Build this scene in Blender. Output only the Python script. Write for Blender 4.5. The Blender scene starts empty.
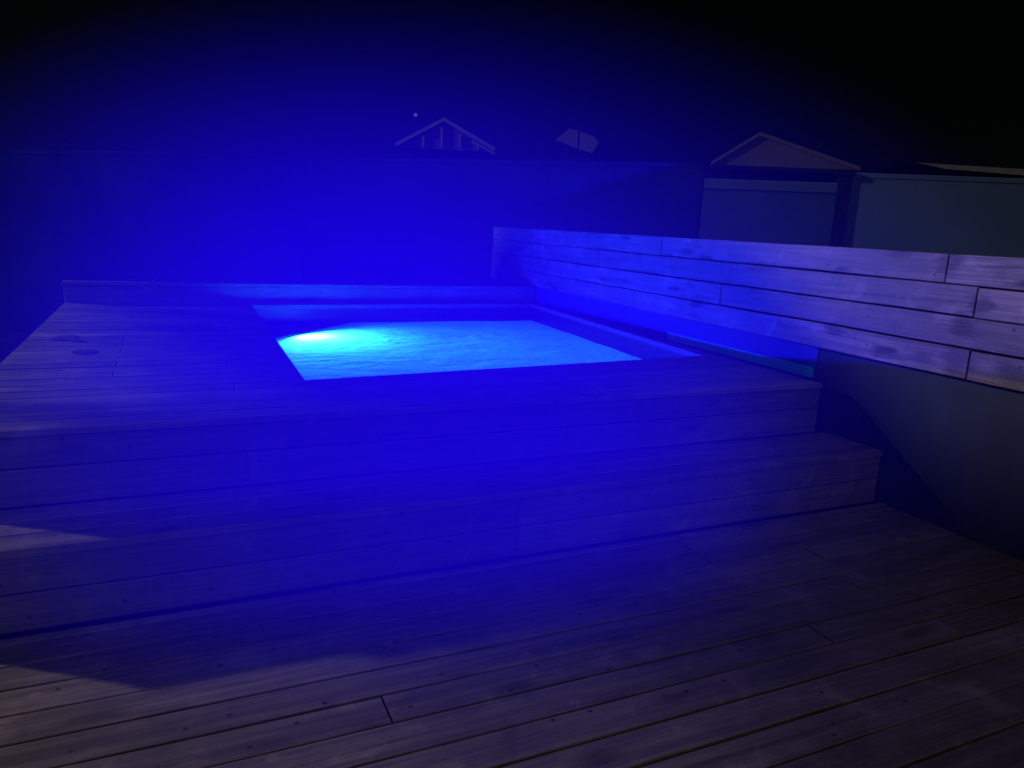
import bpy, bmesh, math, random
from mathutils import Vector, Matrix

random.seed(7)
S = bpy.context.scene
COL = S.collection

# ------------------------------------------------------------------ camera solution (from the photo's vanishing points)
F, CX, CY, H = 744.0, 512.0, 384.0, 1.6
AX = Vector((0.9093379489, -0.0433812599, 0.4137904795))      # world X seen in image axes (right, down, forward)
AY = Vector((-0.4131888933, -0.2107630657, 0.8859197868))
AZ = Vector((0.0487794335, -0.9765741121, -0.2095796085))


def ray(px, py):
    v = Vector((px - CX, py - CY, F))
    return Vector((v.dot(AX), v.dot(AY), v.dot(AZ)))


def at_z(px, py, z):
    r = ray(px, py); t = (z - H) / r.z
    return Vector((r.x * t, r.y * t, z))


def at_x(px, py, x):
    r = ray(px, py); t = x / r.x
    return Vector((x, r.y * t, H + r.z * t))


def at_y(px, py, y):
    r = ray(px, py); t = y / r.y
    return Vector((r.x * t, y, H + r.z * t))


def on_plane(px, py, p0, n):
    r = ray(px, py)
    t = (Vector(p0) - Vector((0, 0, H))).dot(n) / r.dot(n)
    return Vector((0, 0, H)) + r * t


# ------------------------------------------------------------------ object helpers
def tag(o, label=None, cat=None, group=None, kind=None):
    if label: o['label'] = label
    if cat: o['category'] = cat
    if group: o['group'] = group
    if kind: o['kind'] = kind
    return o


def empty(name, loc=(0, 0, 0)):
    o = bpy.data.objects.new(name, None); COL.objects.link(o)
    o.location = loc; o.empty_display_size = .1
    return o


def obj(name, bm, mats, parent=None, smooth=False):
    me = bpy.data.meshes.new(name)
    bmesh.ops.recalc_face_normals(bm, faces=bm.faces)
    if parent is not None:
        bmesh.ops.translate(bm, verts=bm.verts, vec=-world_loc(parent))
    bm.to_mesh(me); bm.free()
    if smooth:
        for p in me.polygons: p.use_smooth = True
    o = bpy.data.objects.new(name, me); COL.objects.link(o)
    for m in (mats if isinstance(mats, (list, tuple)) else [mats]): me.materials.append(m)
    if parent is not None: o.parent = parent
    return o


def world_loc(o):
    v = Vector(o.location)
    while o.parent: o = o.parent; v += Vector(o.location)
    return v


def prism(bm, pts, z0, z1, bev=0.003, mat=0, rnd=None, endmat=None):
    """convex 2D outline pulled up from z0 to z1, its top edge eased"""
    lay = bm.loops.layers.color.get('board') or bm.loops.layers.color.new('board')
    c = rnd if rnd is not None else (random.random(), random.random(), random.random(), 1)
    n = len(pts)
    area = sum(pts[i][0] * pts[(i + 1) % n][1] - pts[(i + 1) % n][0] * pts[i][1] for i in range(n))
    if area < 0: pts = pts[::-1]
    if abs(area) < 2e-4: return
    rings = [[bm.verts.new((x, y, z0)) for x, y in pts]]
    if bev > 0:
        rings.append([bm.verts.new((x, y, z1 - bev)) for x, y in pts])
        inn = []
        for i in range(n):
            p0, p1, p2 = Vector(pts[i - 1]), Vector(pts[i]), Vector(pts[(i + 1) % n])
            e1 = (p1 - p0).normalized(); e2 = (p2 - p1).normalized()
            n1 = Vector((-e1.y, e1.x)); n2 = Vector((-e2.y, e2.x))
            b = (n1 + n2); k = max(.35, b.dot(n1)); inn.append(p1 + b * (bev / k))
        rings.append([bm.verts.new((p.x, p.y, z1)) for p in inn])
    else:
        rings.append([bm.verts.new((x, y, z1)) for x, y in pts])
    ends = []
    fs = [bm.faces.new(rings[0][::-1]), bm.faces.new(rings[-1])]
    for a, b in zip(rings, rings[1:]):
        for i in range(n):
            j = (i + 1) % n
            f = bm.faces.new((a[i], a[j], b[j], b[i])); fs.append(f)
            if endmat is not None and abs(pts[j][1] - pts[i][1]) > abs(pts[j][0] - pts[i][0]): ends.append(f)
    for f in fs:
        f.material_index = mat
        for l in f.loops: l[lay] = c
    for f in ends: f.material_index = endmat


def box(bm, x0, x1, y0, y1, z0, z1, bev=0.0, mat=0, rnd=None):
    prism(bm, [(x0, y0), (x1, y0), (x1, y1), (x0, y1)], z0, z1, bev, mat, rnd)


def obox(bm, o, ux, uy, uz, a, b, c, bev=.003, mat=0, rnd=None):
    """box with axes ux,uy,uz (unit), extents a=(a0,a1) ... ; eased on the +uz side"""
    n0 = len(bm.verts)
    bm.verts.ensure_lookup_table()
    before = set(bm.verts)
    prism(bm, [(a[0], b[0]), (a[1], b[0]), (a[1], b[1]), (a[0], b[1])], c[0], c[1], bev, mat, rnd)
    o, ux, uy, uz = map(Vector, (o, ux, uy, uz))
    for v in bm.verts:
        if v not in before:
            x, y, z = v.co
            v.co = o + ux * x + uy * y + uz * z


def clip(poly, a, b, c):
    """keep a*x+b*y<=c"""
    out = []
    for i in range(len(poly)):
        p, q = poly[i - 1], poly[i]
        dp, dq = a * p[0] + b * p[1] - c, a * q[0] + b * q[1] - c
        if (dp <= 0) != (dq <= 0):
            t = dp / (dp - dq)
            out.append((p[0] + (q[0] - p[0]) * t, p[1] + (q[1] - p[1]) * t))
        if dq <= 0: out.append(q)
    return out


def line_half(p, q):
    """a,b,c of the half plane left of p->q is a*x+b*y<=c"""
    dx, dy = q[0] - p[0], q[1] - p[1]
    a, b = dy, -dx
    return a, b, a * p[0] + b * p[1]


# ------------------------------------------------------------------ materials
class NT:
    def __init__(self, name):
        self.m = bpy.data.materials.new(name); self.m.use_nodes = True
        self.t = self.m.node_tree; self.t.nodes.clear()
        self.out = self.t.nodes.new('ShaderNodeOutputMaterial')

    def n(self, kind, **kw):
        nd = self.t.nodes.new(kind)
        for k, v in kw.items():
            if k.startswith('i_'):
                key = k[2:]
                key = int(key) if key.isdigit() else key.replace('_', ' ')
                self.set(nd.inputs[key], v)
            else: setattr(nd, k, v)
        return nd

    def set(self, sock, v):
        if isinstance(v, bpy.types.NodeSocket): self.t.links.new(v, sock)
        else: sock.default_value = v

    def math(self, op, a, b=None, c=None, clamp=False):
        nd = self.t.nodes.new('ShaderNodeMath'); nd.operation = op; nd.use_clamp = clamp
        self.set(nd.inputs[0], a)
        if b is not None: self.set(nd.inputs[1], b)
        if c is not None: self.set(nd.inputs[2], c)
        return nd.outputs[0]

    def mix(self, f, a, b, blend='MIX'):
        nd = self.t.nodes.new('ShaderNodeMix'); nd.data_type = 'RGBA'; nd.blend_type = blend
        self.set(nd.inputs[0], f); self.set(nd.inputs[6], a); self.set(nd.inputs[7], b)
        return nd.outputs[2]

    def ramp(self, f, lo, hi, a=0.0, b=1.0):
        nd = self.t.nodes.new('ShaderNodeMapRange'); nd.interpolation_type = 'SMOOTHSTEP'
        self.set(nd.inputs[0], f)
        for i, v in enumerate((lo, hi, a, b)): nd.inputs[i + 1].default_value = v
        return nd.outputs[0]


def C(r, g, b): return (r, g, b, 1)


def wood(name, dark, light, along='x', rough=.55, knots=1.0, spec=.5, wet=.5, grain=1.0, stains=()):
    t = NT(name)
    geo = t.n('ShaderNodeNewGeometry')
    att = t.n('ShaderNodeVertexColor', layer_name='board')
    sep = t.n('ShaderNodeSeparateColor'); t.set(sep.inputs[0], att.outputs[0])
    off = t.n('ShaderNodeVectorMath', operation='SCALE'); t.set(off.inputs[0], att.outputs[0]); off.inputs[3].default_value = 37.0
    pos = t.n('ShaderNodeVectorMath', operation='ADD'); t.set(pos.inputs[0], geo.outputs['Position']); t.set(pos.inputs[1], off.outputs[0])
    lo, hi = (1.1, 26.0)
    sc = (lo, hi, hi) if along == 'x' else (hi, lo, hi)
    st = t.n('ShaderNodeVectorMath', operation='MULTIPLY'); t.set(st.inputs[0], pos.outputs[0]); st.inputs[1].default_value = sc
    g1 = t.n('ShaderNodeTexNoise', i_Scale=1.0, i_Detail=7.0, i_Roughness=.62, i_Distortion=.6); t.set(g1.inputs['Vector'], st.outputs[0])
    sc2 = (3.0, 140.0, 140.0) if along == 'x' else (140.0, 3.0, 140.0)
    st2 = t.n('ShaderNodeVectorMath', operation='MULTIPLY'); t.set(st2.inputs[0], pos.outputs[0]); st2.inputs[1].default_value = sc2
    g2 = t.n('ShaderNodeTexNoise', i_Scale=1.0, i_Detail=3.0, i_Roughness=.6); t.set(g2.inputs['Vector'], st2.outputs[0])
    blot = t.n('ShaderNodeTexNoise', i_Scale=1.7, i_Detail=4.0, i_Roughness=.6); t.set(blot.inputs['Vector'], geo.outputs['Position'])
    # long weather streaks
    sc3 = (.55, 13.0, 13.0) if along == 'x' else (13.0, .55, 13.0)
    st3 = t.n('ShaderNodeVectorMath', operation='MULTIPLY'); t.set(st3.inputs[0], pos.outputs[0]); st3.inputs[1].default_value = sc3
    g3 = t.n('ShaderNodeTexNoise', i_Scale=1.0, i_Detail=5.0, i_Roughness=.65, i_Distortion=1.4); t.set(g3.inputs['Vector'], st3.outputs[0])
    # small round specks: nail heads, grit, drips
    sps = t.n('ShaderNodeSeparateXYZ'); t.set(sps.inputs[0], geo.outputs['Position'])
    spc = t.n('ShaderNodeCombineXYZ')
    t.set(spc.inputs[0], sps.outputs[0 if along == 'x' else 1])
    t.set(spc.inputs[1], t.math('ADD', sps.outputs[1], sps.outputs[2]) if along == 'x' else sps.outputs[2])
    sv = t.n('ShaderNodeTexVoronoi', voronoi_dimensions='2D', i_Scale=3.6); t.set(sv.inputs['Vector'], spc.outputs[0])
    worn = t.n('ShaderNodeTexNoise', i_Scale=4.5, i_Detail=6.0, i_Roughness=.68, i_Distortion=.5); t.set(worn.inputs['Vector'], geo.outputs['Position'])
    sv2 = t.n('ShaderNodeTexVoronoi', voronoi_dimensions='2D', i_Scale=1.9); t.set(sv2.inputs['Vector'], t.n('ShaderNodeVectorMath', operation='ADD').outputs[0] if False else spc.outputs[0])
    chip = t.ramp(t.math('ADD', sv2.outputs['Distance'], t.math('MULTIPLY', t.math('SUBTRACT', worn.outputs['Fac'], .5), .25)), .02, .055, 1.0, 0.0)
    speck = t.ramp(sv.outputs['Distance'], .018, .04, 1.0, 0.0)
    # knots
    kx = (2.1, 7.5, 7.5) if along == 'x' else (7.5, 2.1, 7.5)
    ks = t.n('ShaderNodeVectorMath', operation='MULTIPLY'); t.set(ks.inputs[0], pos.outputs[0]); ks.inputs[1].default_value = kx
    kw = t.n('ShaderNodeTexNoise', i_Scale=3.0, i_Detail=3.0); t.set(kw.inputs['Vector'], ks.outputs[0])
    kd = t.n('ShaderNodeVectorMath', operation='MULTIPLY_ADD'); t.set(kd.inputs[0], kw.outputs['Color']); kd.inputs[1].default_value = (.35,) * 3; t.set(kd.inputs[2], ks.outputs[0])
    kv = t.n('ShaderNodeTexVoronoi', i_Scale=.85); t.set(kv.inputs['Vector'], kd.outputs[0])
    knot = t.ramp(kv.outputs['Distance'], .06, .25, 1.0, 0.0)
    kn = t.math('MULTIPLY', knot, .8 * knots, clamp=True)
    base = t.mix(t.ramp(g1.outputs['Fac'], .3, .72), dark, light)
    base = t.mix(t.math('MULTIPLY', t.ramp(g2.outputs['Fac'], .38, .62, 1, 0), .3 * grain), base, C(*[v * .45 for v in dark[:3]]))
    base = t.mix(t.math('MULTIPLY', t.ramp(g3.outputs['Fac'], .52, .70), .6 * grain), base, C(*[v * .38 for v in dark[:3]]))
    base = t.mix(t.math('MULTIPLY', t.ramp(g3.outputs['Fac'], .40, .28), .35 * grain), base, C(*[min(1, v * 1.35) for v in light[:3]]))
    base = t.mix(t.math('MULTIPLY', t.ramp(worn.outputs['Fac'], .53, .70), .45), base, C(*[min(1, v * 1.55) for v in light[:3]]))
    base = t.mix(t.math('MULTIPLY', t.ramp(worn.outputs['Fac'], .46, .30), .5), base, C(*[v * .5 for v in dark[:3]]))
    base = t.mix(t.math('MULTIPLY', chip, .22 if along == 'x' else 0.0), base, C(*[min(1, v * 2.0) for v in light[:3]]))
    base = t.mix(t.math('MULTIPLY', speck, .85), base, C(.012, .010, .010))
    for (sy, sz, ry, rz, k) in stains:               # dark weather stains at board ends and big knots
        sepp = t.n('ShaderNodeSeparateXYZ'); t.set(sepp.inputs[0], geo.outputs['Position'])
        dy = t.math('MULTIPLY', t.math('SUBTRACT', sepp.outputs[1], sy), 1 / ry); dz_ = t.math('MULTIPLY', t.math('SUBTRACT', sepp.outputs[2], sz), 1 / rz)
        dd = t.math('SQRT', t.math('ADD', t.math('MULTIPLY', dy, dy), t.math('MULTIPLY', dz_, dz_)))
        dd = t.math('ADD', dd, t.math('MULTIPLY', t.math('SUBTRACT', g1.outputs['Fac'], .5), 2.2))
        dd = t.math('ADD', dd, t.math('MULTIPLY', t.math('SUBTRACT', kw.outputs['Fac'], .5), 1.6))
        base = t.mix(t.math('MULTIPLY', t.ramp(dd, .35, 1.15, 1.0, 0.0), k), base, C(*[v * .2 for v in dark[:3]]))
    # each board its own tone
    tone = t.math('MULTIPLY_ADD', sep.outputs[0], .5, .75)
    tv = t.n('ShaderNodeCombineColor')
    for i in range(3): t.set(tv.inputs[i], tone)
    base = t.mix(1.0, base, tv.outputs[0], 'MULTIPLY')
    base = t.mix(kn, base, C(*[v * .22 for v in dark[:3]]))
    dirt = t.ramp(blot.outputs['Fac'], .42, .68)
    base = t.mix(t.math('MULTIPLY', dirt, wet), base, C(*[v * .5 for v in dark[:3]]))
    bs = t.n('ShaderNodeBsdfPrincipled')
    t.set(bs.inputs['Base Color'], base)
    rg = t.math('ADD', t.math('MULTIPLY', g1.outputs['Fac'], .35), rough - .17)
    t.set(bs.inputs['Roughness'], t.math('SUBTRACT', rg, t.math('MULTIPLY', dirt, .12 * wet), clamp=True))
    bs.inputs['Specular IOR Level'].default_value = spec
    hgt = t.math('ADD', t.math('MULTIPLY', g1.outputs['Fac'], .6), t.math('MULTIPLY', g2.outputs['Fac'], .5))
    hgt = t.math('SUBTRACT', hgt, t.math('MULTIPLY', knot, .3))
    bp = t.n('ShaderNodeBump', i_Strength=.6, i_Distance=.005); t.set(bp.inputs['Height'], hgt)
    t.set(bs.inputs['Normal'], bp.outputs[0])
    t.set(t.out.inputs[0], bs.outputs[0])
    return t.m


def plain(name, col, rough=.7, var=.3, scale=3.0, bump=.2, spec=.4, fine=60.0, metallic=0.0):
    t = NT(name)
    geo = t.n('ShaderNodeNewGeometry')
    n1 = t.n('ShaderNodeTexNoise', i_Scale=scale, i_Detail=6.0, i_Roughness=.6); t.set(n1.inputs['Vector'], geo.outputs['Position'])
    n2 = t.n('ShaderNodeTexNoise', i_Scale=fine, i_Detail=3.0); t.set(n2.inputs['Vector'], geo.outputs['Position'])
    c = t.mix(t.ramp(n1.outputs['Fac'], .3, .7), C(*[v * (1 - var) for v in col]), C(*[min(1, v * (1 + var)) for v in col]))
    bs = t.n('ShaderNodeBsdfPrincipled'); t.set(bs.inputs['Base Color'], c)
    bs.inputs['Roughness'].default_value = rough; bs.inputs['Specular IOR Level'].default_value = spec; bs.inputs['Metallic'].default_value = metallic
    h = t.math('ADD', n1.outputs['Fac'], t.math('MULTIPLY', n2.outputs['Fac'], .4))
    bp = t.n('ShaderNodeBump', i_Strength=bump, i_Distance=.01); t.set(bp.inputs['Height'], h); t.set(bs.inputs['Normal'], bp.outputs[0])
    t.set(t.out.inputs[0], bs.outputs[0])
    return t.m


def tile_mat(name):
    t = NT(name)
    tc = t.n('ShaderNodeNewGeometry')
    sp = t.n('ShaderNodeSeparateXYZ'); t.set(sp.inputs[0], tc.outputs['Position'])
    cb = t.n('ShaderNodeCombineXYZ')
    t.set(cb.inputs[0], t.math('ADD', sp.outputs[0], sp.outputs[1])); t.set(cb.inputs[1], sp.outputs[2])
    br = t.n('ShaderNodeTexBrick', offset=0.0, i_Color1=C(.014, .017, .024), i_Color2=C(.004, .005, .007), i_Mortar=C(.03, .03, .034), i_Scale=1.0,
             i_Mortar_Size=.003)
    br.inputs['Brick Width'].default_value = .048; br.inputs['Row Height'].default_value = .048
    t.set(br.inputs['Vector'], cb.outputs[0])
    bs = t.n('ShaderNodeBsdfPrincipled'); t.set(bs.inputs['Base Color'], br.outputs['Color']); bs.inputs['Roughness'].default_value = .35; bs.inputs['Specular IOR Level'].default_value = .12
    bp = t.n('ShaderNodeBump', i_Strength=.4, i_Distance=.002); t.set(bp.inputs['Height'], br.outputs['Fac']); bp.invert = True
    t.set(bs.inputs['Normal'], bp.outputs[0])
    t.set(t.out.inputs[0], bs.outputs[0])
    return t.m


def water_mat(name):
    t = NT(name)
    geo = t.n('ShaderNodeNewGeometry')
    st = t.n('ShaderNodeVectorMath', operation='MULTIPLY'); t.set(st.inputs[0], geo.outputs['Position']); st.inputs[1].default_value = (1.6, 3.2, 1)
    n1 = t.n('ShaderNodeTexNoise', i_Scale=1.5, i_Detail=5.0, i_Roughness=.6, i_Distortion=.8); t.set(n1.inputs['Vector'], st.outputs[0])
    n2 = t.n('ShaderNodeTexNoise', i_Scale=6.0, i_Detail=4.0, i_Roughness=.6, i_Distortion=1.2); t.set(n2.inputs['Vector'], st.outputs[0])
    h = t.math('ADD', n1.outputs['Fac'], t.math('MULTIPLY', n2.outputs['Fac'], .16))
    bp = t.n('ShaderNodeBump', i_Strength=WATER_BUMP, i_Distance=.09); t.set(bp.inputs['Height'], h)
    milk = t.n('ShaderNodeBsdfTranslucent', i_Color=C(.55, .9, 1.0)); t.set(milk.inputs['Normal'], bp.outputs[0])
    clear = t.n('ShaderNodeBsdfTransparent', i_Color=C(.95, .02, 1.0))
    m1 = t.n('ShaderNodeMixShader', i_0=WATER_MILK); t.set(m1.inputs[1], clear.outputs[0]); t.set(m1.inputs[2], milk.outputs[0])
    gl = t.n('ShaderNodeBsdfGlossy', i_Color=C(1, 1, 1), i_Roughness=.06); t.set(gl.inputs['Normal'], bp.outputs[0])
    fr = t.n('ShaderNodeFresnel', i_IOR=1.33); t.set(fr.inputs['Normal'], bp.outputs[0])
    m2 = t.n('ShaderNodeMixShader'); t.set(m2.inputs[0], t.math('MULTIPLY', fr.outputs[0], .5)); t.set(m2.inputs[1], m1.outputs[0]); t.set(m2.inputs[2], gl.outputs[0])
    t.set(t.out.inputs[0], m2.outputs[0])
    return t.m


def emit(name, col, s):
    t = NT(name)
    e = t.n('ShaderNodeEmission', i_Color=C(*col), i_Strength=s); t.set(t.out.inputs[0], e.outputs[0]); return t.m


def glow_haze_mat(name, centre, radii, power, strength, col):
    """volume glowing by itself in place of lamp glare: strongest at its heart, thinning to nothing at its edge"""
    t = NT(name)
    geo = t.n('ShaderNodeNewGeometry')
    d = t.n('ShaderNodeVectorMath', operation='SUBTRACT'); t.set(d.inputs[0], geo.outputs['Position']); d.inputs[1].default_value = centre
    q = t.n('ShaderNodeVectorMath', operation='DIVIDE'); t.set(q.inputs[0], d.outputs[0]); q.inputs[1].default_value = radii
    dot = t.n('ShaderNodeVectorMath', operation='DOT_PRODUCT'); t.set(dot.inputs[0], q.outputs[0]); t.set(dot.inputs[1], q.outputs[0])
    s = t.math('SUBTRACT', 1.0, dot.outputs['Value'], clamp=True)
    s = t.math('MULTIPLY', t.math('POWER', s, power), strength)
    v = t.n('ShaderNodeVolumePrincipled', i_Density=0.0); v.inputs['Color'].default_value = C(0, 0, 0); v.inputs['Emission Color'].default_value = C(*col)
    t.set(v.inputs['Emission Strength'], s); t.set(v.inputs['Density'], t.math('MULTIPLY', s, HAZE_ABS))
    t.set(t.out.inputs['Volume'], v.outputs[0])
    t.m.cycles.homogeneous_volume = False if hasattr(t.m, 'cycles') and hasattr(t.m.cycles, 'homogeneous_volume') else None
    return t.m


# ------------------------------------------------------------------ tunables
WATER_BUMP, WATER_MILK = .5, .44
LAMP_W = 7600.0
SUN_W = 2.2
GLOW_W = .145
SKY_W = .0002
HAZE_COL = (.012, .0, 1.0)
HAZE_GAIN = 1.3
HAZE_ABS = .95

M = {}
XS = 4.04 - .058
STAINS = []
for px, py, ry, rz, k in ((949, 263, .09, .085, .75), (981, 306, .08, .06, .8), (963, 327, .09, .07, .8), (955, 359, .10, .09, .7), (833, 330, .10, .05, .75),
                          (883, 354, .12, .045, .6), (921, 357, .10, .05, .65), (1010, 372, .12, .05, .7), (762, 268, .15, .05, .5), (700, 300, .18, .05, .5), (610, 262, .2, .06, .5)):
    q = at_x(px, py, XS); STAINS.append((q.y, q.z, ry, rz, k))
M['deck'] = wood('deck_wood', C(.11, .087, .078), C(.20, .16, .14), 'x', rough=.52, knots=.8, spec=.5, wet=.45)
M['top'] = wood('platform_wood', C(.115, .095, .09), C(.225, .185, .165), 'x', rough=.5, knots=.7, spec=.5, wet=.5)
M['riser'] = wood('riser_wood', C(.10, .085, .08), C(.17, .14, .125), 'x', rough=.6, knots=.7, wet=.35)
M['slat'] = wood('slat_wood', C(.08, .064, .062), C(.185, .15, .15), 'y', rough=.62, knots=1.3, wet=.35, grain=1.25, spec=.3, stains=STAINS)
M['kerb'] = wood('kerb_wood', C(.09, .075, .07), C(.16, .135, .125), 'x', rough=.6, wet=.3)
M['screw'] = plain('dark_screw_steel', (.02, .018, .018), .5, .2, metallic=.6)
M['wall'] = plain('painted_wall_plaster', (.0095, .017, .033), .85, .25, 1.2, .35)
M['lamplit'] = plain('painted_pool_light_blue', (.010, .03, .13), .6, .15, 3, .15, spec=.2)  # brighter blue paints in the pool light on this strip of wall
M['glow_teal'] = plain('painted_glow_teal', (.01, .40, .26), .5, .15, 5, .1)  # teal colour stands in for the glow along the wall base
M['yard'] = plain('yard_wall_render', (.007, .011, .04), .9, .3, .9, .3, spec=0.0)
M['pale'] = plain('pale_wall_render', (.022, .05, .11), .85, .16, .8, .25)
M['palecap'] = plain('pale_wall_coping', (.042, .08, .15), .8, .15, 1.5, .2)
M['dark'] = plain('dark_timber', (.008, .008, .010), .9, .2, spec=0.0)
M['ground'] = plain('dark_soil', (.008, .008, .008), .95, .4, 2.0, .5, spec=0.0)
M['tile'] = tile_mat('mosaic_tile')
M['plaster'] = plain('pool_plaster', (.45, .52, .55), .6, .06, 3, .1)
M['water'] = water_mat('lit_pool_water')
M['lens'] = emit('lit_lamp_lens', (.05, .22, 1.0), 6.0)
M['steel'] = plain('brushed_steel', (.5, .5, .52), .3, .1, metallic=1.0)
M['roofpale'] = plain('weathered_roof_sheet', (.034, .029, .032), .8, .2, 2.0, .2)
M['roofdark'] = plain('dark_roof_sheet', (.012, .011, .013), .8, .2, 2.0, .2, spec=0.0)
M['gable'] = plain('gable_cladding', (.05, .025, .025), .85, .2, 2.0, .2, spec=.1)
M['trim'] = plain('pale_timber_trim', (.038, .034, .037), .7, .12, 4, .2)
M['roofedge'] = plain('pale_roof_edge_metal', (.22, .2, .19), .6, .12, 4, .1)
M['brick'] = plain('dark_house_wall', (.006, .006, .007), .9, .3, 2, .3, spec=0.0)
M['leaf'] = plain('pale_leaf', (.16, .16, .11), .6, .3, 30, .1)
M['leafbrown'] = plain('dry_leaf', (.26, .21, .18), .7, .3, 40, .2)
M['stem'] = plain('plant_stem', (.05, .045, .03), .8, .2)
M['wet'] = plain('wet_timber', (.045, .036, .034), .5, .3, 6, .1, spec=.5)
M['mortar'] = plain('dark_gap', (.004, .004, .005), .9, .1, spec=0.0)

# ------------------------------------------------------------------ levels and outlines
XRP = 3.88                          # right end of the platform itself
ZT, ZS = .68, .34                   # platform top, step top (the lower deck is 0)
YP, YS = 3.50, 3.06                 # front of platform, front of step
XL, XR = -.90, 3.985                # left and right ends of both
XW = 4.04                           # face of the painted wall
YB = 8.06                           # back of platform
pFL, pFR, pBR, pBL = [at_z(*p, ZT) for p in ((303, 381.5), (705, 356.5), (527, 303), (250, 305.5))]
pBR.y = min(pBR.y, YB - .10); pBL.y = min(pBL.y, YB - .16)
POOL = [(p.x, p.y) for p in (pFL, pFR, pBR, pBL)]
ZWATER = .49


# ------------------------------------------------------------------ ground
bm = bmesh.new(); box(bm, -250, 250, -60, 320, -.75, -.55)
tag(obj('ground', bm, M['ground']), 'dark bare ground around and behind the timber decks', 'ground', kind='structure')

# ------------------------------------------------------------------ boards
def screws(bm, x0, x1, y0, y1, z, joists, mat=1):
    for jx in joists:
        if x0 + .03 < jx < x1 - .03:
            for fy in (.22, .78):
                cx = jx + random.uniform(-.012, .012); cy = y0 + (y1 - y0) * fy + random.uniform(-.006, .006)
                r = .0042
                prism(bm, [(cx + r * math.cos(a * math.tau / 6), cy + r * math.sin(a * math.tau / 6)) for a in range(6)], z - .002, z + .0007, 0, mat)


def wavy(x0, x1, y0, y1, amp, skew=0.0, step=.33):
    """outline of a board whose long edges wander a little"""
    n = max(1, int((x1 - x0) / step)); lo, hi = [], []
    for i in range(n + 1):
        x = x0 + (x1 - x0) * i / n; k = skew * i / n
        lo.append((x, y0 + k + random.uniform(-amp, amp))); hi.append((x, y1 + k + random.uniform(-amp, amp)))
    return lo + hi[::-1]


def joints(x0, x1, lo=2.2, hi=3.6, step=.6):
    out = []; x = x0 + random.choice([.6, 1.2, 1.8, 2.4, 3.0])
    while x < x1 - .5:
        out.append(x); x += random.choice([3.6, 4.2, 4.8])
    return [x0] + out + [x1]


JO = [-2.4 + .6 * i for i in range(12)]

# lower deck
bm = bmesh.new()
pitch = .1525
y = 2.378 - pitch * 24
while y < YS - .02:
    w = .145 + random.uniform(-.003, .0015)
    y1 = min(y + w, YS - .022)
    if y1 - y > .03:
        js = joints(-2.4, XW - .012)
        for a, b in zip(js, js[1:]):
            sk = random.uniform(-.0025, .0025); dz = random.uniform(-.0018, .0018)
            prism(bm, wavy(a + .0006, b - .0006, y, y1, .0022, sk), -.030, dz, .0025, endmat=2)
            screws(bm, a, b, y, y1, dz, JO)
    y += pitch
box(bm, -2.4, XW - .012, -1.4, YS - .03, -.20, -.034, mat=2)
deck = tag(obj('pool_deck', bm, [M['deck'], M['screw'], M['mortar']]), 'lower timber deck of long worn boards in the foreground', 'deck', kind='structure')

# raised platform
plat = tag(empty('raised_deck', (1.5, YP, 0)), 'raised timber deck of narrow boards surrounding the glowing blue pool', 'raised deck')
bm = bmesh.new()
front, right, back, left = [line_half(POOL[i], POOL[(i + 1) % 4]) for i in range(4)]     # inside of each edge
neg = lambda h: (-h[0], -h[1], -h[2])
y = YP - .012
while y < YB - .02:
    w = .142 + random.uniform(-.003, .002); y1 = min(y + w, YB)
    yc = (y + y1) / 2
    js = joints(XL, XRP)
    for a, b in zip(js, js[1:]):
        sk = random.uniform(-.003, .003); dz = ZT + random.uniform(-.0025, .0025)
        rect = [(a + .0015, y), (b - .0015, y + sk), (b - .0015, y1 + sk), (a + .0015, y1)]
        rnd = (random.random(), random.random(), random.random(), 1)
        inside = rect
        for h in (front, right, back, left):
            inside = clip(inside, *h) if inside else []
        if len(inside) < 3:
            prism(bm, wavy(a + .0015, b - .0015, y, y1, .0014, sk), ZT - .03, dz, .004, 0, rnd, 1); pieces = [rect]
        else:
            pieces = [clip(rect, *neg(left)), clip(rect, *neg(right))]
            mid = clip(clip(rect, *left) or [], *right) if clip(rect, *left) else []
            if mid:
                pieces += [clip(mid, *neg(front)), clip(mid, *neg(back))]
            for p in pieces:
                if len(p) >= 3: prism(bm, p, ZT - .03, dz, .004, 0, rnd)
        if len(inside) < 3: screws(bm, a, b, y, y1, dz, JO)
        else:
            if POOL[0][0] > a: screws(bm, a, min(b, POOL[0][0] - .02), y, y1, dz, JO)
    y += .1475
obj('deck_boards', bm, [M['top'], M['screw']], plat)
bm = bmesh.new()                    # two boards across the front of the platform and fascia down the sides
for z0, z1 in ((ZS + .006, ZS + .166), (ZS + .172, ZT - .034)):
    js = [XL, random.choice([.3, 1.5, 2.1, 2.7]), XRP]
    for a, b in zip(js, js[1:]):
        obox(bm, (0, YP + .022, 0), (1, 0, 0), (0, 0, 1), (0, -1, 0), (a + .001, b - .001), (z0, z1), (0, .022 + random.uniform(-.002, .002)), .003)
for z0, z1 in ((.02, .16), (.168, .31), (.318, .46), (.468, .645)):
    obox(bm, (XL + .022, 0, 0), (0, 1, 0), (0, 0, 1), (-1, 0, 0), (YP + .03, YB), (z0 - .5, z1 - .5 if z1 < .6 else z1), (0, .02), .003)
obj('riser', bm, [M['riser']], plat)
bm = bmesh.new()                    # carcass that keeps the gaps dark
box(bm, XL + .03, POOL[0][0] - .12, YP + .03, YB - .03, -.5, ZT - .034)
box(bm, POOL[0][0] - .12, XRP - .01, YP + .03, POOL[0][1] - .09, -.5, ZT - .034)
obj('carcass', bm, M['mortar'], plat)

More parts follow.
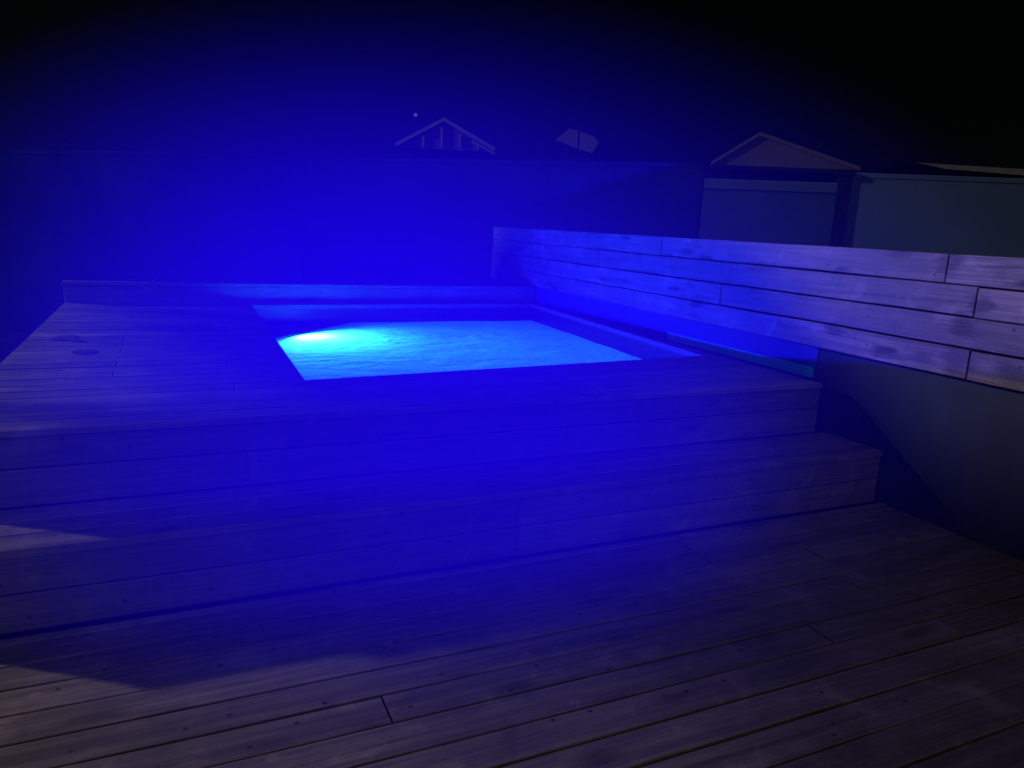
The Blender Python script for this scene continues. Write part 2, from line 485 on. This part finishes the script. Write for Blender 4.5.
# step in front of it
step = tag(empty('deck_step', (1.5, YS, 0)), 'wide timber step running along the front of the raised deck', 'step')
bm = bmesh.new()
y = YS - .012
for w in (.146, .146, .146):
    y1 = min(y + w, YP - .003)
    js = joints(XL, XR)
    for a, b in zip(js, js[1:]):
        dz = ZS + random.uniform(-.002, .002)
        prism(bm, [(a + .0015, y), (b - .0015, y), (b - .0015, y1), (a + .0015, y1)], ZS - .03, dz, .004, endmat=1)
        screws(bm, a, b, y, y1, dz, JO)
    y += .152
obj('tread', bm, [M['deck'], M['screw']], step)
bm = bmesh.new()
for z0, z1 in ((.006, .155), (.161, ZS - .033)):
    js = [XL, random.choice([.3, 1.5, 2.1, 2.7]), XR]
    for a, b in zip(js, js[1:]):
        obox(bm, (0, YS + .022, 0), (1, 0, 0), (0, 0, 1), (0, -1, 0), (a + .001, b - .001), (z0, z1), (0, .022 + random.uniform(-.002, .002)), .003)
obox(bm, (XL + .022, 0, 0), (0, 1, 0), (0, 0, 1), (-1, 0, 0), (YS + .03, YP + .02), (-.4, ZS - .033), (0, .02), .003)
box(bm, XL + .03, XR - .01, YS + .03, YP + .02, -.4, ZS - .034, mat=1)
obj('riser', bm, [M['riser'], M['mortar']], step)

# kerb board with a cap along the back of the platform
kerb = tag(empty('timber_kerb', (1.5, YB, ZT)), 'low upright timber kerb with a flat cap along the back edge of the raised deck', 'kerb')
bm = bmesh.new()
js = [XL + .005, 1.9, XW - .03]
for a, b in zip(js, js[1:]):
    obox(bm, (0, YB + .03, 0), (1, 0, 0), (0, 0, 1), (0, -1, 0), (a + .001, b - .001), (ZT - .2, ZT + .162), (0, .026), .003)
obj('kerb_board', bm, M['kerb'], kerb)
bm = bmesh.new()
for a, b in zip(js, js[1:]):
    box(bm, a - .015, b - .002, YB - .012, YB + .115, ZT + .166, ZT + .197, .004)
obj('cap', bm, M['kerb'], kerb)

# ------------------------------------------------------------------ pool
pool = tag(empty('plunge_pool', (2.2, 6.2, 0)), 'square plunge pool with tiled sides glowing bright blue in the raised deck', 'pool')
cen = Vector((sum(p[0] for p in POOL) / 4, sum(p[1] for p in POOL) / 4))


def grow(poly, d):
    n = len(poly); out = []
    for i in range(n):
        p0, p1, p2 = Vector(poly[i - 1]), Vector(poly[i]), Vector(poly[(i + 1) % n])
        e1 = (p1 - p0).normalized(); e2 = (p2 - p1).normalized()
        n1 = Vector((e1.y, -e1.x)); n2 = Vector((e2.y, -e2.x)); b = n1 + n2
        out.append(p1 + b * (d / b.dot(n1)))
    return out


ZB = -.50
def ring(bm, a, b, z0, z1, z2):
    """closed band: inner outline a, outer outline b; inner top at z1, outer top at z1, bottom z0"""
    n = len(a)
    A0 = [bm.verts.new((p[0], p[1], z0)) for p in a]; A1 = [bm.verts.new((p[0], p[1], z1)) for p in a]
    B0 = [bm.verts.new((p[0], p[1], z0)) for p in b]; B1 = [bm.verts.new((p[0], p[1], z1)) for p in b]
    for i in range(n):
        j = (i + 1) % n
        bm.faces.new((A0[i], A0[j], A1[j], A1[i])); bm.faces.new((B0[i], B0[j], B1[j], B1[i]))
        bm.faces.new((A1[i], A1[j], B1[j], B1[i])); bm.faces.new((A0[i], A0[j], B0[j], B0[i]))


bm = bmesh.new(); ring(bm, grow(POOL, .004), grow(POOL, .085), ZB, ZT - .036, 0)
obj('pool_wall', bm, M['tile'], pool)
bm = bmesh.new(); prism(bm, [tuple(p) for p in grow(POOL, .05)], ZB - .08, ZB + .003, 0)
obj('pool_floor', bm, M['plaster'], pool)
bm = bmesh.new(); ring(bm, grow(POOL, -.012), grow(POOL, .055), ZT - .034, ZT + .005, 0)
obj('coping', bm, M['riser'], pool)
for o_ in [o for o in COL.objects if o.name == 'coping']:
    at_ = o_.data.color_attributes.new('board', 'BYTE_COLOR', 'CORNER')
    for d_ in at_.data: d_.color = (.2, .5, .7, 1)
# corner seat, just out of the water, at the far left
c0, c1, c2 = at_z(272, 341.3, ZWATER), at_z(347, 321.5, ZWATER), Vector((*POOL[3], 0))
c0 = Vector((POOL[3][0] - .06, c0.y)); c1 = Vector((c1.x, POOL[3][1] + .1)); 
cs = [(POOL[3][0] + .006, c0.y), (c1.x, POOL[3][1] + (POOL[2][1] - POOL[3][1]) * (c1.x - POOL[3][0]) / (POOL[2][0] - POOL[3][0]) - .008), (POOL[3][0] + .012, POOL[3][1] - .012)]
bm = bmesh.new(); prism(bm, cs, ZB + .005, ZWATER + .012, .006)
obj('corner_seat', bm, M['tile'], pool)
# lamp in the slanting face of the corner seat
e = Vector((cs[1][0] - cs[0][0], cs[1][1] - cs[0][1])).normalized()
nrm = Vector((e.y, -e.x))
lp = Vector(cs[0]) + e * .48
lz = ZWATER - .15
def disc(bm, c, n, r0, r1, d0, d1, k=28):
    u = Vector((-n.y, n.x, 0)); w = Vector((0, 0, 1)); n3 = Vector((n.x, n.y, 0))
    rr = []
    for r, d in ((r0, d0), (r1, d0), (r1, d1), (r0, d1)):
        rr.append([bm.verts.new(c + n3 * d + u * (r * math.cos(a * math.tau / k)) + w * (r * math.sin(a * math.tau / k))) for a in range(k)])
    for i in range(4):
        A, B = rr[i], rr[(i + 1) % 4]
        for a in range(k): bm.faces.new((A[a], A[(a + 1) % k], B[(a + 1) % k], B[a]))
bm = bmesh.new(); disc(bm, Vector((lp.x, lp.y, lz)), nrm, .075, .095, .001, .022)
fit = obj('pool_light', bm, M['steel'], pool)
bm = bmesh.new(); disc(bm, Vector((lp.x, lp.y, lz)), nrm, .002, .073, .001, .012)
lens = obj('lens', bm, M['lens'], pool); lens.parent = fit

bm = bmesh.new()
wp = grow(POOL, -.002)
N = 60
grid = [[None] * (N + 1) for _ in range(N + 1)]
for i in range(N + 1):
    for j in range(N + 1):
        u, v = i / N, j / N
        p = (wp[0] * (1 - u) + wp[1] * u) * (1 - v) + (wp[3] * (1 - u) + wp[2] * u) * v
        z = ZWATER + .0025 * math.sin(p.x * 5.1 + 1.7 * math.sin(p.y * 2.3)) + .002 * math.sin(p.y * 8.3 + p.x * 2.2)
        grid[i][j] = bm.verts.new((p.x, p.y, z))
for i in range(N):
    for j in range(N):
        bm.faces.new((grid[i][j], grid[i + 1][j], grid[i + 1][j + 1], grid[i][j + 1]))
tag(obj('water', bm, M['water'], smooth=True), 'rippled pool water lit bright cyan blue from below', 'water', kind='structure')

L = bpy.data.lights.new('pool_lamp', 'SPOT'); L.energy = LAMP_W; L.color = (.014, .19, 1.0); L.spot_size = math.radians(172); L.spot_blend = .6; L.shadow_soft_size = .06
lo = bpy.data.objects.new('pool_lamp', L); COL.objects.link(lo)
lo.location = (lp.x + nrm.x * .09, lp.y + nrm.y * .09, lz)
lo.rotation_euler = Vector((nrm.x, nrm.y, .30)).to_track_quat('-Z', 'Y').to_euler()

# ------------------------------------------------------------------ painted wall on the right and the slat screen fixed to it
ZF0, ZF1 = .882, 1.565
wall = tag(empty('garden_wall', (XW + .1, 4.5, 0)), 'dark smooth painted wall under the slat boards on the right', 'wall')
bm = bmesh.new(); box(bm, XW, XW + .2, -1.4, 9.34, -.6, 1.49, .004)
obj('wall_face', bm, M['wall'], wall)
bm = bmesh.new(); obox(bm, (XW, 0, 0), (0, 1, 0), (0, 0, 1), (-1, 0, 0), (3.70, 9.3), (ZT - .06, ZF0 - .004), (-.002, .006), .002)  # thin band added to carry the painted pool light
obj('lamplit_band', bm, M['lamplit'], wall)
bm = bmesh.new(); obox(bm, (XW - .006, 0, 0), (0, 1, 0), (0, 0, 1), (-1, 0, 0), (3.72, 5.4), (ZT - .02, ZT + .055), (-.002, .009), .003)  # thin strip added to carry the painted glow at the base
obj('glow_strip', bm, M['glow_teal'], wall)

scr = tag(empty('slat_fence', (XW, 4.5, .88)), 'fence of four long knotty timber boards fixed to the wall beside the pool', 'fence')
ZF0, ZF1 = .882, 1.565
XS = XW - .058
ph = (ZF1 - ZF0) / 4
cuts = {3: [at_x(947, 266, XS).y, 5.55, 8.1], 2: [at_x(976, 301, XS).y, 6.6], 1: [4.7, 7.7], 0: [at_x(968, 365, XS).y, 5.9, 8.5]}
def slat(bm, a, b, z0, z1, th):
    before = set(bm.verts)
    prism(bm, wavy(a, b, z0, z1, .0022, random.uniform(-.003, .003), .4), 0, th, .004)
    for v in bm.verts:
        if v not in before: y_, z_, d_ = v.co; v.co = (XS + .02 - d_, y_, z_)


bm = bmesh.new()
for r in range(4):
    ys = [-1.4] + sorted(cuts[r]) + [9.36]
    for a, b in zip(ys, ys[1:]):
        z0 = ZF0 + ph * r + .005; z1 = ZF0 + ph * (r + 1) - .005
        dz = random.uniform(-.002, .002); k = random.uniform(-.003, .003)
        slat(bm, a + random.uniform(.001, .004), b - random.uniform(.001, .004), z0 + dz, z1 + dz, .02 + k)
obj('slat_panel', bm, M['slat'], scr)
for yy in [-1 + .9 * i for i in range(12)]:
    bm = bmesh.new()
    obox(bm, (XW, 0, 0), (0, 1, 0), (0, 0, 1), (-1, 0, 0), (yy - .022, yy + .022), (ZF0 + .03, ZF1 - .03), (-.002, .037), .002)
    obj('batten', bm, M['dark'], scr)

# ------------------------------------------------------------------ yard walls behind (all run along the same slanting boundary)
D45 = Vector((1, -1, 0)).normalized(); N45 = Vector((-1, -1, 0)).normalized()


def slant_wall(name, label, pxa, pxb, ztop, m, mcap=None, cap=.09, thick=.18, ext=(0, 0), zbase=-.6, along=None):
    a = at_z(*pxa, ztop); b = at_z(*pxb, ztop)
    drop = 0
    if along:
        n = Vector((-along[1], along[0], 0)).normalized()
        b = on_plane(*pxb, a, n); drop = (b.z - a.z) / ((b - a).length)
    d = (b - a); d.z = 0; d.normalize(); n = Vector((-d.y, d.x, 0))
    if n.y < 0: n = -n
    a = a - d * ext[0]; b = b + d * ext[1]
    ln = (b - a).length
    t = tag(empty(name, (a + b) / 2 * Vector((1, 1, 0)) if False else ((a.x + b.x) / 2, (a.y + b.y) / 2, 0)), label, 'wall')
    bm = bmesh.new()
    o = Vector((a.x, a.y, 0))
    obox(bm, o, d, n, (0, 0, 1), (0, ln), (0, thick), (zbase, ztop - cap), .004)
    for v in bm.verts:
        if v.co.z > 0: v.co.z += drop * (v.co - o).dot(d)
    obj('wall_face', bm, m, t)
    bm = bmesh.new()
    obox(bm, o, d, n, (0, 0, 1), (-.0, ln), (-.008, thick + .03), (ztop - cap + .002, ztop), .006)
    for v in bm.verts: v.co.z += drop * (v.co - o).dot(d)
    obj('wall_cap', bm, mcap or m, t)
    return a, b, d, n


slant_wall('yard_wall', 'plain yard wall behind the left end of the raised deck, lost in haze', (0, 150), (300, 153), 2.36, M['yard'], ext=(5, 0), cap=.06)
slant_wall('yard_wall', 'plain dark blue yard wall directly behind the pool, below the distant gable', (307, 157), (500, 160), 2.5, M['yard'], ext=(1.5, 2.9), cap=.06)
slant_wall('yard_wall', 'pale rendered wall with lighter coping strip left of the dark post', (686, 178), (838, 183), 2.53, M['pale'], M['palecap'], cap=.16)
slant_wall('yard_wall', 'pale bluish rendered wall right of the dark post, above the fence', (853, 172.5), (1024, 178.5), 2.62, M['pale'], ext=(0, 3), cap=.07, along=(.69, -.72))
# dark post between the two pale walls
PW = at_z(853, 172.5, 2.62)
pa = on_plane(839.5, 171.5, PW, N45); pb = on_plane(852.5, 171.5, PW, N45)
post = tag(empty('dark_post', (pa.x, pa.y, 0)), 'dark square upright post between the two pale walls', 'post')
ln = (pb - pa).length
bm = bmesh.new(); obox(bm, (pa.x, pa.y, 0), D45, -N45, (0, 0, 1), (0, ln), (-.03, ln), (-.6, pa.z - .06), .01); obj('shaft', bm, M['dark'], post)
bm = bmesh.new(); obox(bm, (pa.x, pa.y, 0), D45, -N45, (0, 0, 1), (-.03, ln + .03), (-.06, ln + .03), (pa.z - .058, pa.z), .01); obj('cap', bm, M['dark'], post)

# ------------------------------------------------------------------ houses beyond
BACK = -N45
UP = Vector((0, 0, 1))


def poly_prism(bm, pts, vec):
    a = [bm.verts.new(p) for p in pts]; b = [bm.verts.new(p + vec) for p in pts]
    bm.faces.new(a); bm.faces.new(b[::-1])
    for i in range(len(a)):
        j = (i + 1) % len(a); bm.faces.new((a[i], a[j], b[j], b[i]))
    lay = bm.loops.layers.color.get('board') or bm.loops.layers.color.new('board')


def strip(bm, p, q, w, d0, d1):
    """flat board from p to q, width w hanging below, from depth d0 to d1 along BACK"""
    dn = Vector((0, 0, -w))
    poly_prism(bm, [p + BACK * d0, q + BACK * d0, q + dn + BACK * d0, p + dn + BACK * d0], BACK * (d1 - d0))


# gable house
P0 = at_y(444, 121, 20.0)
g = lambda x, y: on_plane(x, y, P0, N45)
hl, hp, hr = g(396, 145), g(444, 120), g(495, 150)
hs = tag(empty('gabled_house', (hp.x, hp.y, -.6)), 'distant house gable with thin pale verges and upright battens behind the pool', 'house')
bm = bmesh.new()
zf = min(hl.z, hr.z) - .02
base = [Vector((hl.x, hl.y, zf)), Vector((hr.x, hr.y, zf)), hp - UP * .05]
poly_prism(bm, [v + BACK * .06 for v in (hl - UP * .05, hr - UP * .05, hp - UP * .05)], BACK * .1)
obj('gable_wall', bm, M['gable'], hs)
bm = bmesh.new()
poly_prism(bm, [v + BACK * .17 for v in (hl - UP * .05, Vector((hl.x, hl.y, -.6)), Vector((hr.x, hr.y, -.6)), hr - UP * .05, hp - UP * .05)], BACK * 5.8)
obj('wall', bm, M['brick'], hs)
bm = bmesh.new()
for p, q in ((hl, hp), (hp, hr)):
    poly_prism(bm, [p + UP * .06 + BACK * .035, q + UP * .06 + BACK * .035, q - UP * .04 + BACK * .035, p - UP * .04 + BACK * .035], BACK * 6.2)
obj('roof', bm, M['roofdark'], hs)
for p, q in ((hl, hp), (hp, hr)):
    bm = bmesh.new(); strip(bm, p + UP * .065, q + UP * .065, .10, -.02, .03); obj('bargeboard', bm, M['trim'], hs)
for px, y0, y1 in ((423.3, 136.5, 146.2), (441.8, 127.5, 147), (460, 134.5, 147.5), (478, 145, 150.5)):
    a, b = g(px, y0), g(px - .4, y1)
    bm = bmesh.new(); poly_prism(bm, [a - D45 * .035, a + D45 * .035, b + D45 * .035, b - D45 * .035], BACK * .055); obj('batten', bm, M['trim'], hs)
bm = bmesh.new(); strip(bm, g(472, 140), g(495, 152.5), .07, -.02, .03); obj('fascia', bm, M['trim'], hs)

# small two-tone roof
P1 = at_y(577, 140, 18.0)
g1 = lambda x, y: on_plane(x, y, P1, N45)
h2 = tag(empty('outbuilding', (P1.x, P1.y, -.6)), 'small distant roof patch of two pale sheets, between the gable and the hipped roof', 'outbuilding')
for nm, pts, mm in (('roof_sheet', [(555.5, 140), (569.5, 128.2), (578.3, 130.8), (577.2, 148.5)], M['roofpale']), ('roof_sheet', [(580, 131.5), (594, 136.5), (598.5, 143), (592, 153), (579, 149.3)], M['roofpale'])):
    bm = bmesh.new(); poly_prism(bm, [g1(*p) for p in pts], BACK * .05); obj(nm, bm, mm, h2)
bm = bmesh.new()
a, b = g1(552, 144), g1(600, 155)
poly_prism(bm, [v + BACK * .06 for v in (g1(556.5, 140.5), g1(570, 129.5), g1(594, 138), g1(598, 144), g1(592, 152.5))], BACK * 2.5)
obj('roof_frame', bm, M['brick'], h2)
bm = bmesh.new(); q0, q1 = g1(557, 142), g1(592, 152)
poly_prism(bm, [v + BACK * .3 for v in (q0, q1, Vector((q1.x, q1.y, -.6)), Vector((q0.x, q0.y, -.6)))], BACK * 2.3); obj('wall', bm, M['brick'], h2)

# hipped roof house
P2 = at_y(760, 136, 15.0)
g2 = lambda x, y: on_plane(x, y, P2, N45)
h3 = tag(empty('hipped_house', (P2.x, P2.y, -.6)), 'neighbouring house with a wide pale hipped roof, above the coping of the pale wall', 'house')
el, pk, er = g2(711, 164.5), g2(760, 135), g2(860, 170)
lowl, lowr = g2(713, 163.5), g2(856, 169.8)
bm = bmesh.new()                                  # sloping roof face leaning away from us
ridge = pk + BACK * 2.6
ea, eb = el.copy(), er.copy()
poly_prism(bm, [el, pk, er], BACK * .10)
poly_prism(bm, [el + BACK * .12, pk + BACK * .12, er + BACK * .12], BACK * 5)
obj('roof', bm, M['roofpale'], h3)
for p, q in ((el, pk), (pk, er)):
    bm = bmesh.new(); strip(bm, p + UP * .07, q + UP * .07, .09, -.04, .12); obj('ridge_capping', bm, M['trim'], h3)
bm = bmesh.new(); strip(bm, el - UP * .01, er - UP * .01, .10, -.03, .14); obj('fascia', bm, M['brick'], h3)
bm = bmesh.new()
wa, wb = g2(716, 168), g2(850, 174)
poly_prism(bm, [v + BACK * .3 for v in (Vector((wa.x, wa.y, el.z)), Vector((wb.x, wb.y, el.z)), Vector((wb.x, wb.y, -.6)), Vector((wa.x, wa.y, -.6)))], BACK * 5)
obj('wall', bm, M['brick'], h3)

# flat roofed building on the far right
P3 = at_y(970, 168, 17.0)
N3 = Vector((-.45, -.9, 0)).normalized()
g3 = lambda x, y: on_plane(x, y, P3, N3)
h4 = tag(empty('flat_roofed_building', (P3.x, P3.y, -.6)), 'flat roofed building with a thin pale roof edge at the far right', 'building')
bm = bmesh.new(); poly_prism(bm, [g3(916, 162.5), g3(1120, 175), g3(1120, 183.5), g3(945, 168.8)], -N3 * .08); obj('roof_edge', bm, M['roofedge'], h4)
bm = bmesh.new(); poly_prism(bm, [v - N3 * .1 for v in (g3(918, 163.5), g3(1120, 176), g3(1120, 190), g3(958, 177.5))], -N3 * 5); obj('roof', bm, M['brick'], h4)
bm = bmesh.new(); q0, q1 = g3(958, 176), g3(1120, 188)
poly_prism(bm, [v - N3 * .4 for v in (q0, q1, Vector((q1.x, q1.y, -.6)), Vector((q0.x, q0.y, -.6)))], -N3 * 4.5); obj('wall', bm, M['brick'], h4)

# far street lamp, a pale speck left of the gable peak
lpz = at_y(415.5, 114.8, 34.0)
sl = tag(empty('street_lamp', (lpz.x, lpz.y, -.6)), 'tiny pale lamp on a dark pole just left of the distant gable peak', 'street lamp')
bm = bmesh.new(); bmesh.ops.create_cone(bm, cap_ends=True, segments=10, radius1=.03, radius2=.02, depth=lpz.z + .5, matrix=Matrix.Translation((lpz.x, lpz.y, (lpz.z - .7) / 2))); obj('pole', bm, M['dark'], sl)
bm = bmesh.new(); bmesh.ops.create_icosphere(bm, subdivisions=2, radius=.085, matrix=Matrix.Translation(lpz)); obj('lamp_globe', bm, emit('far_lamp_glow', (.5, .5, 1.0), .12), sl)

# ------------------------------------------------------------------ two unseen trees added at the left, shaped to block the sun
M['shade_foliage'] = plain('shade_tree_foliage', (.05, .07, .035), .7, .4, 6.0, .1)
M['shade_bark'] = plain('shade_tree_bark', (.07, .055, .045), .9, .3, 9.0, .5)


def shade_tree(label, u, v, ru, rv, n, h=-14.0, cut=False):
    rnd = random.Random(int(u * 100))
    x = .566 * u + .8245 * h; y = .8245 * u - .566 * h; z = (v - h * .330) / .944
    c = Vector((x, y, z)); ua = Vector((.566, .8245, 0)); ha = Vector((.8245, -.566, 0))
    t = tag(empty('shade_tree', (x, y, -.55)), label, 'shade_tree', 'unseen shade trees added beside the garden')
    bm = bmesh.new()
    def limb(a, b, r0, r1):
        d = b - a
        bmesh.ops.create_cone(bm, cap_ends=True, segments=8, radius1=r0, radius2=r1, depth=d.length, matrix=Matrix.Translation((a + b) / 2) @ d.to_track_quat('Z', 'Y').to_matrix().to_4x4())
    fork = Vector((x, y, z - rv * .9))
    limb(Vector((x, y, -.6)), fork, .17, .11)
    for k in range(8):
        e = c + ua * ru * rnd.uniform(-.75, .75) + ha * rnd.uniform(-.8, .8) + UP * rv * rnd.uniform(-.4, .6)
        limb(fork, e, .07, .015)
    obj('shade_trunk', bm, M['shade_bark'], t)
    bm = bmesh.new()
    for k in range(n):
        while True:
            p = Vector((rnd.uniform(-1, 1), rnd.uniform(-1, 1), rnd.uniform(-1, 1)))
            if p.length < 1: break
        p *= .8 + .35 * rnd.random()
        if cut and v + p.z * rv > 1.0 + .6 * (u + p.x * ru - 4.8): continue        # crown trimmed here to let sun onto the wall and slats
        q = c + ua * p.x * ru + ha * p.y * 1.3 + UP * (p.z * rv - p.y * 1.3 * .330) / .944
        a = Vector((rnd.gauss(0, 1), rnd.gauss(0, 1), rnd.gauss(0, 1))).normalized(); b = a.orthogonal().normalized()
        s = rnd.uniform(.10, .2)
        bm.faces.new([bm.verts.new(w) for w in (q - a * s, q + b * s * .45, q + a * s, q - b * s * .45)])
    obj('shade_crown', bm, M['shade_foliage'], t)


shade_tree('broad unseen crown added left of the pool to block the sun from it', 6.75, .5, 3.2, 1.25, 6800, cut=True)
shade_tree('smaller unseen crown added left of the decks to dim their right side', 2.8, .64, 1.7, .55, 2100)

# ------------------------------------------------------------------ small things
sp = at_y(152, 281, YB + .2)
pl = tag(empty('garden_plant', (sp.x, sp.y, -.55)), 'small pale leafy sprig poking up behind the kerb cap', 'plant')
bm = bmesh.new()
for k in range(5):
    top = sp + Vector((random.uniform(-.12, .12), random.uniform(-.03, .05), random.uniform(0, .05)))
    b0 = Vector((sp.x + random.uniform(-.03, .03), sp.y, -.56)); d = top - b0
    m = Matrix.Translation((b0 + top) / 2) @ d.to_track_quat('Z', 'Y').to_matrix().to_4x4()
    bmesh.ops.create_cone(bm, cap_ends=True, segments=6, radius1=.007, radius2=.002, depth=d.length, matrix=m)
obj('stem', bm, M['stem'], pl)
bm = bmesh.new()
for k in range(60):
    c = sp + Vector((random.gauss(.0, .075), random.uniform(-.05, .08), random.uniform(-.3, .03)))
    c.z += max(0, (c.x - sp.x)) * .35
    ang = random.uniform(0, math.tau); tl = random.uniform(.03, .055)
    d = Vector((math.cos(ang), math.sin(ang), random.uniform(-.3, .7))).normalized(); s = d.cross(UP).normalized() * tl * .3
    vs = [bm.verts.new(v) for v in (c, c + d * tl * .5 + s, c + d * tl, c + d * tl * .5 - s)]; bm.faces.new(vs)
obj('leaves', bm, M['leaf'], pl)


def patch(label, pts, z):
    P = [at_z(*p, z) for p in pts]
    bm = bmesh.new(); n = len(P); sub = []
    for i in range(n):
        a, b, c, d = P[i - 1], P[i], P[(i + 1) % n], P[(i + 2) % n]
        for t in (0, .25, .5, .75):
            sub.append(.5 * ((2 * b) + (c - a) * t + (2 * a - 5 * b + 4 * c - d) * t * t + (3 * b - a - 3 * c + d) * t ** 3))
    vs = [bm.verts.new(v) for v in sub]
    bm.faces.new(vs)
    o = obj('wet_patch', bm, M['wet'])
    return tag(o, label, 'wet patch', 'wet patches on the decks')


patch('dark wet patch with a thin tail, farther of two left on the raised deck', [(50, 339.5), (62, 335.6), (74, 335.2), (80, 337.2), (73, 338.4), (88, 341.4), (76, 341), (66, 340)], ZT + .0045)
patch('dark oval wet patch, the nearer of the two at the left of the raised deck', [(71, 351.5), (80, 349), (94, 349.2), (97, 351.5), (90, 354.2), (76, 354)], ZT + .0045)


# ------------------------------------------------------------------ added haze volumes, glowing by themselves in place of lamp glare
def glow_haze(label, c, r, power, k):
    bm = bmesh.new()
    bmesh.ops.create_icosphere(bm, subdivisions=4, radius=1.03, matrix=Matrix.Translation(c) @ Matrix.Diagonal((*r, 1)))
    o = obj('glow_haze', bm, glow_haze_mat('blue_glow_haze', c, r, power, k * HAZE_GAIN, HAZE_COL), smooth=True)
    o.data.materials[0].cycles.volume_step_rate = 1.0 if hasattr(o.data.materials[0], 'cycles') and hasattr(o.data.materials[0].cycles, 'volume_step_rate') else None
    return tag(o, label, 'glow_haze', 'painted blue glow around the pool', 'stuff')


glow_haze('wide self-glowing blue haze standing in for lamp glare over and behind the pool', (1.50, 5.80, 1.12), (3.15, 4.90, 1.82), 1.396, .116)
glow_haze('dense self-glowing blue haze standing in for lamp glare low over the deck in front of the pool', (1.05, 3.50, .60), (2.3, 1.88, 1.40), 2.1, .58)

# ------------------------------------------------------------------ light
dirv = Vector((2.36, -1.62, -1.0)).normalized()
sl_ = bpy.data.lights.new('sun', 'SUN'); sl_.energy = SUN_W; sl_.angle = math.radians(2.2); sl_.color = (1.0, .86, .76)
so = bpy.data.objects.new('sun', sl_); COL.objects.link(so); so.location = (-6, 10, 8)
so.rotation_euler = dirv.to_track_quat('-Z', 'Y').to_euler()
elev = math.asin(-dirv.z); azim = math.atan2(-dirv.x, -dirv.y)
W = bpy.data.worlds.new('World'); S.world = W; W.use_nodes = True
nt = W.node_tree; nt.nodes.clear()
sky = nt.nodes.new('ShaderNodeTexSky'); sky.sky_type = 'NISHITA'; sky.sun_disc = False
sky.sun_elevation = elev; sky.sun_rotation = azim
bg = nt.nodes.new('ShaderNodeBackground'); bg.inputs[1].default_value = SKY_W
wo = nt.nodes.new('ShaderNodeOutputWorld')
# fill glow added behind the viewer, black night sky on the far side
tc = nt.nodes.new('ShaderNodeTexCoord'); sx = nt.nodes.new('ShaderNodeSeparateXYZ'); nt.links.new(tc.outputs['Generated'], sx.inputs[0])
mr = nt.nodes.new('ShaderNodeMapRange'); mr.interpolation_type = 'SMOOTHSTEP'
for i, v in enumerate((.25, -.5, 0.0, GLOW_W)): mr.inputs[i + 1].default_value = v
nt.links.new(sx.outputs[1], mr.inputs[0])
bg2 = nt.nodes.new('ShaderNodeBackground'); bg2.inputs[0].default_value = (1.0, .92, .95, 1); nt.links.new(mr.outputs[0], bg2.inputs[1])
ad = nt.nodes.new('ShaderNodeAddShader'); nt.links.new(bg.outputs[0], ad.inputs[0]); nt.links.new(bg2.outputs[0], ad.inputs[1])
nt.links.new(sky.outputs[0], bg.inputs[0]); nt.links.new(ad.outputs[0], wo.inputs[0])

# ------------------------------------------------------------------ camera
cam = bpy.data.cameras.new('camera'); co = bpy.data.objects.new('camera', cam); COL.objects.link(co)
cam.sensor_width = 36; cam.lens = F / 1024 * 36; cam.clip_start = .05; cam.clip_end = 900
rt = Vector((AX.x, AY.x, AZ.x)); up = -Vector((AX.y, AY.y, AZ.y)); bk = -Vector((AX.z, AY.z, AZ.z))
mt = Matrix((rt, up, bk)).transposed().to_4x4(); mt.translation = (0, 0, H)
co.matrix_world = mt
S.camera = co

S.render.engine = 'CYCLES'
S.view_settings.view_transform = 'Standard'; S.view_settings.look = 'None'; S.view_settings.exposure = 0; S.view_settings.gamma = 1
S.cycles.use_denoising = True
S.cycles.max_bounces = 8; S.cycles.transparent_max_bounces = 12
S.cycles.sample_clamp_indirect = 4.0
S.cycles.volume_max_steps = 256
